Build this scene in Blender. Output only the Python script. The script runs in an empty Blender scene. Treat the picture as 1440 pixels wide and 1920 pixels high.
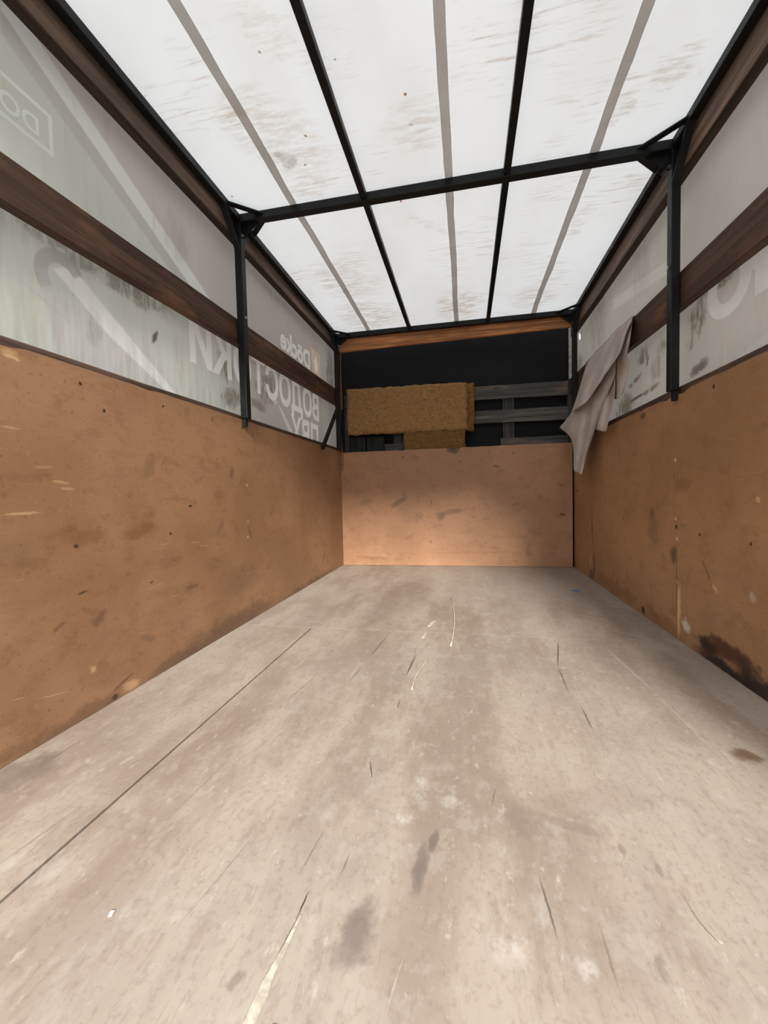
import bpy, bmesh, math, random
from mathutils import Vector, Matrix, noise
from mathutils.geometry import delaunay_2d_cdt

random.seed(4)
sc = bpy.context.scene
COL = sc.collection

# ---------------------------------------------------------------- camera
F_PX = 767.38
RIGHT = Vector((0.98023563, 0.19640219, -0.02375499))
UP = Vector((0.01451301, 0.04836261, 0.9987244))
FWD = Vector((-0.19730051, 0.97932999, -0.04455637))
cam_d = bpy.data.cameras.new('camera')
cam = bpy.data.objects.new('camera', cam_d)
COL.objects.link(cam)
cam_d.sensor_fit = 'HORIZONTAL'
cam_d.sensor_width = 36.0
cam_d.lens = 36.0 * F_PX / 1440.0
cam_d.clip_start = 0.02
M = Matrix((RIGHT, UP, -FWD)).transposed().to_4x4()
M.translation = Vector((0.1248, 0.0, 0.6498))
cam.matrix_world = M
sc.camera = cam

# ---------------------------------------------------------------- sky: bright overcast over grey ground
world = bpy.data.worlds.new('overcast_sky')
sc.world = world
world.use_nodes = True
wn = world.node_tree
wn.nodes.clear()
w_tc = wn.nodes.new('ShaderNodeTexCoord')
w_sx = wn.nodes.new('ShaderNodeSeparateXYZ')
w_mr = wn.nodes.new('ShaderNodeMapRange')
w_rp = wn.nodes.new('ShaderNodeValToRGB')
w_bg = wn.nodes.new('ShaderNodeBackground')
w_out = wn.nodes.new('ShaderNodeOutputWorld')
wn.links.new(w_tc.outputs['Generated'], w_sx.inputs[0])
wn.links.new(w_sx.outputs['Z'], w_mr.inputs['Value'])
w_mr.inputs['From Min'].default_value = -1.0
w_mr.inputs['From Max'].default_value = 1.0
wn.links.new(w_mr.outputs['Result'], w_rp.inputs['Fac'])
els = w_rp.color_ramp.elements
els[0].position = 0.485
els[0].color = (0.20, 0.19, 0.175, 1)
els[1].position = 0.515
els[1].color = (0.62, 0.63, 0.64, 1)
e2 = els.new(1.0)
e2.color = (1.0, 1.02, 1.05, 1)
wn.links.new(w_rp.outputs['Color'], w_bg.inputs['Color'])
w_bg.inputs['Strength'].default_value = 3.05
wn.links.new(w_bg.outputs['Background'], w_out.inputs['Surface'])

# hazy sun behind the open rear end, a little to the right, softened by thin cloud
sun_d = bpy.data.lights.new('hazy_sun', 'SUN')
sun_d.energy = 7.2
sun_d.angle = math.radians(13)
sun_d.color = (1.0, 0.95, 0.88)
sun = bpy.data.objects.new('hazy_sun', sun_d)
COL.objects.link(sun)
SUN_EL, SUN_AZ = math.radians(26.5), math.radians(11)
sun_dir = Vector((-math.sin(SUN_AZ) * math.cos(SUN_EL), math.cos(SUN_AZ) * math.cos(SUN_EL), -math.sin(SUN_EL)))
sun.rotation_euler = sun_dir.to_track_quat('-Z', 'Y').to_euler()

vs = sc.view_settings
vs.view_transform = 'Standard'
vs.look = 'None'
vs.exposure = 0.0
vs.gamma = 1.0
vs.use_curve_mapping = False
sc.cycles.diffuse_bounces = 5
sc.cycles.max_bounces = 8

# ---------------------------------------------------------------- sizes (metres): bed 2 m wide, camera near its open rear end
REAR = 0.0         # open rear end of the bed
FRONT = 3.62       # face of the front plywood
NOSE = 3.88        # black front tarpaulin
MIDY = 1.95        # middle frame
FARY = 3.53        # front frame
TUBE_TOP = 2.062

# ---------------------------------------------------------------- where the marks are: (u, v, half length, half width, angle, kind, strength) in metres on each surface
ST_F = [
  (-0.1395, 0.584, 0.022, 0.0016, 1.5, 'k', 0.9),
  (-0.1445, 0.52, 0.055, 0.0014, 1.45, 'k', 0.8),
  (-0.153, 0.45, 0.04, 0.0012, 1.5, 'k', 0.7),
  (-0.045, 0.559, 0.06, 0.028, 1.26, 'd', 0.62),
  (0.037, 0.68, 0.056, 0.014, 1.52, 'd', 0.6),
  (0.055, 0.737, 0.031, 0.009, 1.37, 'd', 0.6),
  (0.22, 0.814, 0.046, 0.03, 1.66, 'b', 0.5),
  (0.305, 0.819, 0.073, 0.016, -0.32, 'b', 0.4),
  (0.773, 1.106, 0.037, 0.031, -1.46, 'r', 0.75),
  (-0.929, 0.771, 0.074, 0.078, -1.69, 'd', 0.5),
  (-0.19, 0.469, 0.015, 0.009, 1.23, 'd', 0.35),
  (0.374, 0.586, 0.019, 0.008, -1.68, 'd', 0.3),
  (0.391, 0.774, 0.019, 0.006, -1.57, 'b', 0.5),
  (0.437, 0.745, 0.018, 0.005, -1.63, 'd', 0.4),
  (0.39, 0.897, 0.137, 0.05, 0.39, 'b', 0.18),
  (-0.29, 2.502, 0.67, 0.186, 1.48, 'b', 0.3),
  (0.92, 1.639, 0.199, 0.186, -1.29, 'b', 0.25),
  (0.055, 0.856, 0.07, 0.044, -0.28, 'w', 0.3),
  (-0.019, 0.777, 0.032, 0.019, 0.38, 'w', 0.35),
  (0.194, 0.606, 0.064, 0.033, 0.85, 'w', 0.35),
  (0.28, 0.56, 0.019, 0.018, -0.49, 'w', 0.4),
  (-0.653, 0.587, 0.065, 0.075, -1.71, 'w', 0.2),
  (-0.107, 0.756, 0.049, 0.055, 0.74, 'y', 0.12),
  (0.7, 1.068, 0.056, 0.029, 0.52, 'w', 0.2),
  (0.475, 1.708, 0.15, 0.0026, -1.78, 'k', 0.8),
  (0.442, 1.476, 0.095, 0.0026, -1.61, 'k', 0.6),
  (-0.088, 1.514, 0.111, 0.0026, -1.64, 'k', 0.75),
  (0.452, 1.228, 0.068, 0.0026, -1.59, 'k', 0.6),
  (-0.105, 0.913, 0.034, 0.002, -1.27, 'k', 0.7),
  (-0.249, 1.704, 0.16, 0.0026, -1.67, 'k', 0.55),
  (-0.276, 1.41, 0.068, 0.0026, -1.67, 'k', 0.5),
  (0.241, 0.646, 0.054, 0.0022, -1.48, 'd', 0.75),
  (-0.093, 0.664, 0.022, 0.002, 1.52, 'k', 0.4),
  (-0.30, 0.60, 0.10, 0.0012, -1.75, 'k', 0.3),
  (-0.16, 0.682, 0.053, 0.002, -1.68, 'k', 0.25),
  (-0.089, 1.22, 0.033, 0.0026, 1.6, 'k', 0.5),
  (0.687, 1.61, 0.205, 0.006, -1.49, 'y', 0.35),
  (0.708, 1.248, 0.158, 0.005, -1.54, 'y', 0.3),
  (-0.47, 0.80, 0.11, 0.0014, -1.66, 'k', 0.3),
  (-0.70, 0.62, 0.10, 0.0016, -1.72, 'k', 0.4),
  (0.31, 0.592, 0.05, 0.0026, -1.58, 'r', 0.35),
  (-0.431, 1.266, 0.136, 0.002, -1.71, 'k', 0.4),
  (0.806, 1.946, 0.073, 0.015, -0.63, 'b', 0.5),
]
ST_L = [
  (1.235, 0.541, 0.088, 0.031, 0.13, 'b', 0.6),
  (1.034, 0.538, 0.084, 0.025, 0.12, 'b', 0.5),
  (1.055, 0.283, 0.035, 0.021, 0.09, 'd', 0.5),
  (0.976, 0.557, 0.087, 0.023, 0.09, 'b', 0.35),
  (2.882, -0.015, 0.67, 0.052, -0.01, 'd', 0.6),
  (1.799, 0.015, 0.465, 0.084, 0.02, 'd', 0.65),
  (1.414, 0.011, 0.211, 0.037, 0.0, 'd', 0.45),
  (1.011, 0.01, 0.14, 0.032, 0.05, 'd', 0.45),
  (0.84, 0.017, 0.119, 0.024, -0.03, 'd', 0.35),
  (1.864, 0.239, 0.161, 0.093, 0.06, 'g', 0.35),
  (0.83, 0.51, 0.054, 0.053, -0.28, 'g', 0.3),
  (1.289, 0.758, 0.043, 0.033, 1.21, 'g', 0.35),
  (1.83, 0.769, 0.04, 0.019, 1.39, 'd', 0.5),
  (1.722, 0.508, 0.043, 0.04, 0.98, 'd', 0.4),
  (1.154, 0.415, 0.148, 0.086, 0.21, 'b', 0.2),
  (0.908, 0.447, 0.186, 0.087, -0.02, 'b', 0.2),
  (1.165, 0.020, 0.042, 0.018, 0.02, 'p', 0.6),
  (1.13, 0.045, 0.05, 0.006, 0.3, 'k', 0.5),
  (1.10, 0.012, 0.012, 0.010, 0.0, 'k', 0.7),
  (1.028, 0.135, 0.013, 0.012, 0.23, 'p', 0.5),
  (0.96, 0.704, 0.03, 0.005, -0.12, 'p', 0.4),
  (0.978, 0.686, 0.023, 0.005, -0.07, 'p', 0.35),
  (0.914, 0.744, 0.028, 0.004, 0.05, 'p', 0.3),
  (0.852, 0.621, 0.052, 0.004, 0.01, 'p', 0.5),
  (0.837, 0.839, 0.025, 0.004, -0.04, 'p', 0.4),
  (0.848, 1.018, 0.025, 0.006, -0.06, 'p', 0.7),
  (0.846, 1.03, 0.022, 0.01, 0.05, 'p', 0.5),
  (3.104, 0.157, 0.079, 0.006, -2.25, 'k', 0.95),
  (3.202, 0.164, 0.055, 0.004, -2.48, 'k', 0.6),
  (1.037, 1.0, 0.006, 0.006, 0, 'k', 1),
  (1.115, 0.935, 0.006, 0.006, 0, 'k', 1),
  (1.379, 1.002, 0.006, 0.006, 0, 'k', 1),
  (1.687, 1.004, 0.006, 0.006, 0, 'k', 1),
  (0.995, 0.518, 0.008, 0.008, 0, 'k', 0.8),
  (1.387, 0.516, 0.008, 0.008, 0, 'k', 1),
  (1.51, 0.618, 0.014, 0.005, 0.18, 'k', 1),
  (1.965, 0.711, 0.008, 0.008, 0, 'p', 0.8),
  (1.962, 0.523, 0.007, 0.007, 0, 'p', 0.7),
  (1.956, 0.44, 0.008, 0.008, 0, 'p', 0.8),
  (1.942, 0.251, 0.008, 0.008, 0, 'p', 0.7),
  (1.98, 0.46, 0.045, 0.005, -1.15, 'k', 0.6),
  (1.94, 1.004, 0.007, 0.007, 0, 'k', 1),
  (1.993, 1.009, 0.008, 0.008, 0, 'x', 0.9),
  (1.278, 0.349, 0.009, 0.004, 0.36, 'k', 0.8),
  (1.007, 0.377, 0.018, 0.005, 0.11, 'k', 0.7),
]
ST_R = [
  (1.60, 0.012, 0.22, 0.028, 0.0, 'k', 0.85),
  (1.42, 0.02, 0.16, 0.045, 0.0, 'k', 0.8),
  (1.62, 0.07, 0.10, 0.035, -0.3, 'r', 0.8),
  (1.559, 0.079, 0.104, 0.034, -3.06, 'r', 0.95),
  (1.715, 0.054, 0.067, 0.037, -3.08, 'k', 0.75),
  (1.465, 0.007, 0.103, 0.069, -3.03, 'k', 0.8),
  (1.682, 0.086, 0.065, 0.024, 2.94, 'r', 0.7),
  (1.617, 0.028, 0.028, 0.008, -2.66, 'p', 0.9),
  (1.859, 0.084, 0.034, 0.027, -2.1, 'w', 0.8),
  (1.807, 0.063, 0.039, 0.012, -2.93, 'g', 0.4),
  (1.969, 0.352, 0.046, 0.036, -1.59, 'g', 0.75),
  (2.184, 0.526, 0.034, 0.034, -1.75, 'g', 0.6),
  (2.165, 0.43, 0.102, 0.06, -1.58, 'g', 0.25),
  (2.275, 0.024, 0.024, 0.026, -1.83, 'k', 0.8),
  (2.161, 0.057, 0.087, 0.039, -2.84, 'b', 0.5),
  (2.707, 0.048, 0.392, 0.05, 3.12, 'b', 0.5),
  (2.078, 0.018, 0.232, 0.05, -3.13, 'b', 0.35),
  (3.133, 0.363, 0.142, 0.008, -1.7, 'k', 0.75),
  (3.09, 0.112, 0.114, 0.012, -1.57, 'k', 0.9),
  (3.178, 0.106, 0.11, 0.015, -1.45, 'p', 0.4),
  (3.153, 0.039, 0.052, 0.063, -1.8, 'g', 0.8),
  (1.948, 0.479, 0.01, 0.01, 0, 'k', 0.95),
  (1.769, 0.465, 0.007, 0.007, 0, 'k', 1),
  (1.481, 0.465, 0.007, 0.007, 0, 'k', 1),
  (3.537, 0.638, 0.018, 0.02, -1.57, 'k', 1),
  (2.545, 0.48, 0.01, 0.01, 0, 'k', 0.7),
  (1.723, 0.335, 0.057, 0.006, -2.28, 'b', 0.7),
  (1.668, 0.28, 0.022, 0.008, -2.55, 'p', 0.6),
  (1.962, 0.765, 0.009, 0.009, 0, 'w', 0.9),
  (1.953, 0.513, 0.008, 0.008, 0, 'w', 0.9),
  (1.943, 0.429, 0.008, 0.008, 0, 'w', 0.9),
  (1.94, 0.245, 0.008, 0.008, 0, 'w', 0.9),
  (1.922, 0.125, 0.126, 0.018, -1.57, 'p', 0.75),
  (1.94, 0.224, 0.229, 0.005, -1.59, 'k', 0.45),
  (1.456, 0.604, 0.012, 0.012, 0, 'p', 0.5),
  (1.468, 0.299, 0.018, 0.018, -2.55, 'w', 0.3),
  (1.898, 0.655, 0.082, 0.034, 2.9, 'b', 0.4),
  (2.292, 1.009, 0.043, 0.019, 3.07, 'k', 0.5),
  (2.103, 1.083, 0.118, 0.024, -3.1, 'p', 0.4),
  (1.69, 1.005, 0.009, 0.009, 0, 'k', 0.9),
  (2.656, 0.587, 0.059, 0.006, -0.94, 'b', 0.5),
]
ST_B = [
  (-0.776, 0.575, 0.078, 0.037, 0.3, 'g', 0.5),
  (-0.466, 0.569, 0.107, 0.03, 0.44, 'g', 0.75),
  (-0.422, 0.625, 0.051, 0.032, 1.25, 'g', 0.45),
  (-0.099, 0.44, 0.046, 0.047, -0.8, 'd', 0.8),
  (0.018, 0.485, 0.097, 0.027, 0.18, 'd', 0.6),
  (-0.292, 0.442, 0.049, 0.041, -1.28, 'g', 0.45),
  (-0.715, 0.067, 0.159, 0.02, -0.03, 'b', 0.6),
  (-0.478, 0.059, 0.069, 0.014, 0.15, 'b', 0.55),
  (0.293, 0.417, 0.06, 0.013, 0.29, 'b', 0.5),
  (0.528, 0.532, 0.045, 0.017, 0.29, 'b', 0.5),
  (0.641, 0.15, 0.091, 0.022, -1.58, 'b', 0.5),
  (0.361, 0.163, 0.053, 0.019, -0.09, 'g', 0.5),
  (0.677, 0.309, 0.062, 0.048, -0.83, 'g', 0.35),
  (0.236, 0.125, 0.396, 0.014, 0.02, 'b', 0.35),
  (0.909, 0.441, 0.033, 0.014, -0.03, 'k', 0.75),
  (0.898, 0.685, 0.034, 0.017, -0.29, 'b', 0.7),
  (-0.314, 0.963, 0.047, 0.038, -0.04, 'b', 0.45),
  (0.378, 0.862, 0.036, 0.012, -0.28, 'k', 0.6),
  (0.33, 0.964, 0.069, 0.006, -1.19, 'b', 0.6),
  (-0.176, 0.562, 0.036, 0.006, -1.46, 'k', 0.5),
  (0.075, 0.91, 0.009, 0.009, 0, 'k', 0.9),
  (-0.424, 0.972, 0.009, 0.009, 0, 'k', 0.9),
  (0.519, 0.965, 0.009, 0.009, 0, 'k', 0.9),
  (-0.187, 0.218, 0.023, 0.006, -1.57, 'k', 0.6),
  (0.286, 0.204, 0.008, 0.008, 0, 'k', 0.8),
  (-0.877, 0.922, 0.006, 0.006, 0, 'k', 0.7),
  (0.022, 1.018, 0.054, 0.037, 0.04, 'k', 0.95),
  (0.102, 0.288, 0.404, 0.236, -0.12, 'b', 0.14),
  (-0.214, 0.762, 0.466, 0.138, 0.17, 'b', 0.14),
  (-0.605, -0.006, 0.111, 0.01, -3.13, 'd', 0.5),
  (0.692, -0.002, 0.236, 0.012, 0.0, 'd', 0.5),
]
ST_T = [
  (-0.588, 1.578, 0.24, 0.171, 1.15, 's', 0.3),
  (-0.705, 1.446, 0.067, 0.029, 1.67, 's', 0.4),
  (-0.578, 1.824, 0.121, 0.103, 0.36, 's', 0.35),
  (-0.045, 1.654, 0.125, 0.131, -0.56, 's', 0.28),
  (-0.638, 2.707, 0.289, 0.232, 1.13, 's', 0.4),
  (-0.615, 3.218, 0.281, 0.261, 0.61, 's', 0.5),
  (0.09, 3.255, 0.179, 0.291, 0.01, 's', 0.65),
  (-0.059, 2.233, 0.159, 0.031, 0.83, 's', 0.2),
  (0.84, 1.61, 0.096, 0.085, -1.21, 's', 0.4),
  (0.709, 1.758, 0.102, 0.046, -1.19, 's', 0.4),
  (0.722, 2.419, 0.162, 0.058, -1.52, 's', 0.3),
  (-0.451, 1.224, 0.099, 0.076, 0.69, 's', 0.25),
  (0.634, 3.261, 0.179, 0.195, -0.82, 's', 0.4),
  (-0.591, 1.684, 0.048, 0.045, 0.84, 'd', 0.35),
  (-0.476, 1.594, 0.006, 0.006, 0, 'r', 0.9),
  (-0.067, 1.514, 0.006, 0.006, 0, 'r', 0.8),
  (-0.532, 1.726, 0.006, 0.006, 0, 'd', 0.7),
  (-0.502, 1.275, 0.005, 0.005, 0, 'd', 0.6),
  (-0.274, 1.346, 0.005, 0.005, 0, 'd', 0.6),
  (-0.936, 1.819, 0.005, 0.005, 0, 'd', 0.7),
  (-0.064, 1.638, 0.008, 0.008, 0, 'd', 0.35),
  (-0.164, 2.034, 0.007, 0.007, 0, 'x', 0.8),
]
ST_LT = [
  (1.981, 1.175, 0.055, 0.114, -1.18, 'm', 0.5),
  (1.942, 1.316, 0.095, 0.083, -0.74, 'm', 0.5),
  (2.373, 1.312, 0.096, 0.16, -1.28, 'm', 0.5),
  (2.265, 1.192, 0.099, 0.036, -0.13, 'd', 0.35),
  (1.345, 1.425, 0.228, 0.041, 0.03, 'm', 0.45),
  (1.078, 1.435, 0.111, 0.043, -0.05, 'm', 0.35),
  (0.984, 1.44, 0.061, 0.034, -0.13, 'm', 0.35),
  (3.636, 1.763, 0.199, 0.124, -1.66, 'm', 0.5),
  (1.595, 1.754, 0.101, 0.102, -1.3, 'm', 0.12),
  (1.442, 1.291, 0.035, 0.013, -1.96, 'd', 0.7),
  (2.134, 1.356, 0.081, 0.012, -0.96, 'd', 0.25),
  (1.166, 1.22, 0.077, 0.032, -1.51, 'm', 0.2),
  (2.569, 1.949, 0.351, 0.035, 0.01, 'm', 0.12),
]
ST_RT = [
  (1.965, 1.342, 0.08, 0.069, 1.9, 'm', 0.75),
  (1.927, 1.38, 0.055, 0.018, -1.66, 'm', 0.7),
  (1.942, 1.138, 0.077, 0.025, 3.02, 'd', 0.6),
  (2.492, 1.356, 0.074, 0.052, 2.67, 'm', 0.6),
  (2.599, 1.255, 0.109, 0.016, 3.0, 'm', 0.7),
  (2.759, 1.137, 0.162, 0.074, 3.06, 'm', 0.8),
  (2.391, 1.16, 0.118, 0.017, 3.06, 'm', 0.6),
  (2.331, 1.252, 0.085, 0.063, 3.13, 'm', 0.35),
  (2.275, 1.339, 0.062, 0.046, 2.62, 'm', 0.4),
  (1.802, 1.415, 0.15, 0.022, -3.13, 'm', 0.55),
  (1.984, 1.262, 0.063, 0.029, 2.8, 'm', 0.5),
  (2.432, 1.316, 0.033, 0.008, 1.95, 'k', 0.6),
  (2.566, 1.156, 0.11, 0.01, 3.1, 'k', 0.5),
  (3.275, 1.87, 0.259, 0.225, -2.05, 'm', 0.3),
  (3.729, 1.66, 0.161, 0.081, -1.97, 'm', 0.5),
  (2.532, 1.857, 0.215, 0.135, -1.91, 'm', 0.15),
]
CL_A = [
  [(1.0, 3.273, 1.553), (1.0, 3.124, 1.57), (1.0, 2.999, 1.573), (1.0, 2.814, 1.569), (1.0, 2.666, 1.576), (1.0, 2.535, 1.562), (1.0, 2.423, 1.55)],
  [(0.97, 3.244, 1.469), (0.955, 3.006, 1.455), (0.965, 2.86, 1.471), (0.955, 2.652, 1.461), (0.97, 2.567, 1.484), (0.96, 2.419, 1.486), (0.975, 2.366, 1.508)],
  [(0.95, 3.254, 1.391), (0.925, 2.971, 1.361), (0.945, 2.839, 1.384), (0.92, 2.58, 1.366), (0.95, 2.528, 1.41), (0.93, 2.364, 1.425), (0.955, 2.366, 1.466)],
  [(0.925, 3.258, 1.305), (0.89, 2.927, 1.266), (0.92, 2.839, 1.303), (0.89, 2.555, 1.297), (0.925, 2.51, 1.344), (0.9, 2.308, 1.351), (0.94, 2.361, 1.418)],
  [(0.9, 3.283, 1.222), (0.87, 2.884, 1.191), (0.895, 2.809, 1.218), (0.87, 2.589, 1.228), (0.9, 2.523, 1.288), (0.885, 2.315, 1.308), (0.925, 2.362, 1.367)],
]
CL_B = [
  [(0.955, 3.262, 1.352), (0.935, 2.997, 1.323), (0.95, 2.866, 1.349), (0.94, 2.62, 1.366), (0.955, 2.536, 1.37)],
  [(0.93, 3.404, 1.243), (0.915, 3.07, 1.219), (0.935, 2.913, 1.241), (0.92, 2.655, 1.257), (0.95, 2.528, 1.285)],
  [(0.905, 3.539, 1.187), (0.905, 3.072, 1.123), (0.93, 2.958, 1.159), (0.915, 2.708, 1.158), (0.945, 2.636, 1.201)],
  [(0.89, 3.621, 1.157), (0.895, 3.089, 1.035), (0.92, 3.009, 1.068), (0.91, 2.824, 1.069), (0.94, 2.794, 1.086)],
  [(0.9, 3.365, 1.08), (0.89, 3.112, 0.94), (0.915, 3.048, 0.958), (0.91, 2.907, 0.966), (0.935, 2.864, 1.008)],
  [(0.91, 3.253, 1.023), (0.895, 3.186, 0.804), (0.91, 3.139, 0.814), (0.91, 3.053, 0.816), (0.93, 2.981, 0.899)],
  [(0.91, 3.251, 0.939), (0.895, 3.196, 0.795), (0.905, 3.131, 0.771), (0.91, 3.054, 0.753), (0.925, 3.053, 0.815)],
]
CL_D = [
  [(0.97, 2.859, 1.399), (0.96, 2.718, 1.382), (0.972, 2.658, 1.385), (0.965, 2.559, 1.377)],
  [(0.965, 2.861, 1.287), (0.95, 2.686, 1.273), (0.966, 2.639, 1.282), (0.955, 2.54, 1.272)],
  [(0.955, 2.865, 1.151), (0.94, 2.687, 1.152), (0.958, 2.645, 1.164), (0.948, 2.539, 1.152)],
  [(0.95, 2.887, 1.032), (0.935, 2.741, 1.005), (0.952, 2.726, 0.997), (0.945, 2.661, 0.989)],
]
CL_Et = [
  [(1.0, 2.468, 1.531), (1.0, 2.445, 1.536), (1.0, 2.422, 1.539)],
  [(0.96, 2.432, 1.427), (0.955, 2.365, 1.413), (0.965, 2.356, 1.419)],
  [(0.96, 2.5, 1.384), (0.95, 2.402, 1.354), (0.965, 2.396, 1.355)],
  [(0.965, 2.566, 1.337), (0.95, 2.415, 1.298), (0.965, 2.361, 1.291)],
  [(0.97, 2.589, 1.258), (0.955, 2.457, 1.225), (0.97, 2.42, 1.224)],
  [(0.975, 2.619, 1.168), (0.96, 2.499, 1.143), (0.975, 2.477, 1.175)],
]
# ---------------------------------------------------------------- helpers
def box(bm, x0, x1, y0, y1, z0, z1, bev=0.0):
    vs_ = [bm.verts.new((x, y, z)) for z in (z0, z1) for y in (y0, y1) for x in (x0, x1)]
    fs = []
    for a in ((0, 2, 3, 1), (4, 5, 7, 6), (0, 1, 5, 4), (2, 6, 7, 3), (0, 4, 6, 2), (1, 3, 7, 5)):
        fs.append(bm.faces.new([vs_[i] for i in a]))
    if bev:
        es = {e for f in fs for e in f.edges}
        bmesh.ops.bevel(bm, geom=list(es), offset=bev, segments=2, affect='EDGES', profile=0.6)
    return vs_

def boxbm(*a, bev=0.0):
    bm = bmesh.new(); box(bm, *a, bev=bev); return bm

def bar(bm, p, q, w, h, up=(0, 0, 1)):
    """rectangular bar from p to q, w wide and h along up"""
    p, q, up = Vector(p), Vector(q), Vector(up)
    d = (q - p).normalized()
    s = d.cross(up).normalized()
    u = s.cross(d).normalized()
    r = []
    for c in (p, q):
        r.append([bm.verts.new(c + s * a * w / 2 + u * b * h / 2) for a, b in ((-1, -1), (1, -1), (1, 1), (-1, 1))])
    bm.faces.new(r[0][::-1]); bm.faces.new(r[1])
    for i in range(4):
        j = (i + 1) % 4
        bm.faces.new((r[0][i], r[0][j], r[1][j], r[1][i]))

def skewboard(x0, x1, y0, y1, zb0, zt0, zb1, zt1, bev=0.003, n=24, wob=0.002, seed=0):
    """plank along y whose lower/upper edge run from (zb0,zt0) to (zb1,zt1); edges slightly uneven"""
    bm = bmesh.new()
    rings = []
    for i in range(n + 1):
        t = i / n
        y = y0 + (y1 - y0) * t
        a = noise.noise(Vector((y * 3.1, seed, 0))) * wob
        b = noise.noise(Vector((y * 2.7, seed + 7, 0))) * wob
        zb = zb0 + (zb1 - zb0) * t + a
        zt = zt0 + (zt1 - zt0) * t + b
        c = bev
        pts = [(x0 + c, zb), (x1 - c, zb), (x1, zb + c), (x1, zt - c), (x1 - c, zt), (x0 + c, zt), (x0, zt - c), (x0, zb + c)]
        rings.append([bm.verts.new((px, y, pz)) for px, pz in pts])
    for i in range(n):
        for k in range(8):
            l = (k + 1) % 8
            bm.faces.new((rings[i][k], rings[i][l], rings[i + 1][l], rings[i + 1][k]))
    bm.faces.new(rings[0][::-1]); bm.faces.new(rings[-1])
    bmesh.ops.recalc_face_normals(bm, faces=bm.faces[:])
    return bm

def obj(name, bm, mat, parent=None, smooth=False):
    me = bpy.data.meshes.new(name)
    if parent is not None and parent.type == 'EMPTY':
        bmesh.ops.translate(bm, verts=bm.verts[:], vec=-Vector(parent.location))
    bm.normal_update()
    if smooth:
        for f in bm.faces:
            f.smooth = True
    bm.to_mesh(me); bm.free()
    me.materials.append(mat)
    o = bpy.data.objects.new(name, me)
    COL.objects.link(o)
    if parent is not None:
        o.parent = parent
    return o

def tag(o, label, cat, group=None):
    o['label'] = label
    o['category'] = cat
    if group:
        o['group'] = group
    return o

def struct(o, label):
    o['kind'] = 'structure'
    o['label'] = label
    return o

def thing(name, loc, label, cat, group=None):
    o = bpy.data.objects.new(name, None)
    o.location = loc
    o.empty_display_size = 0.05
    COL.objects.link(o)
    return tag(o, label, cat, group)

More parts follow.
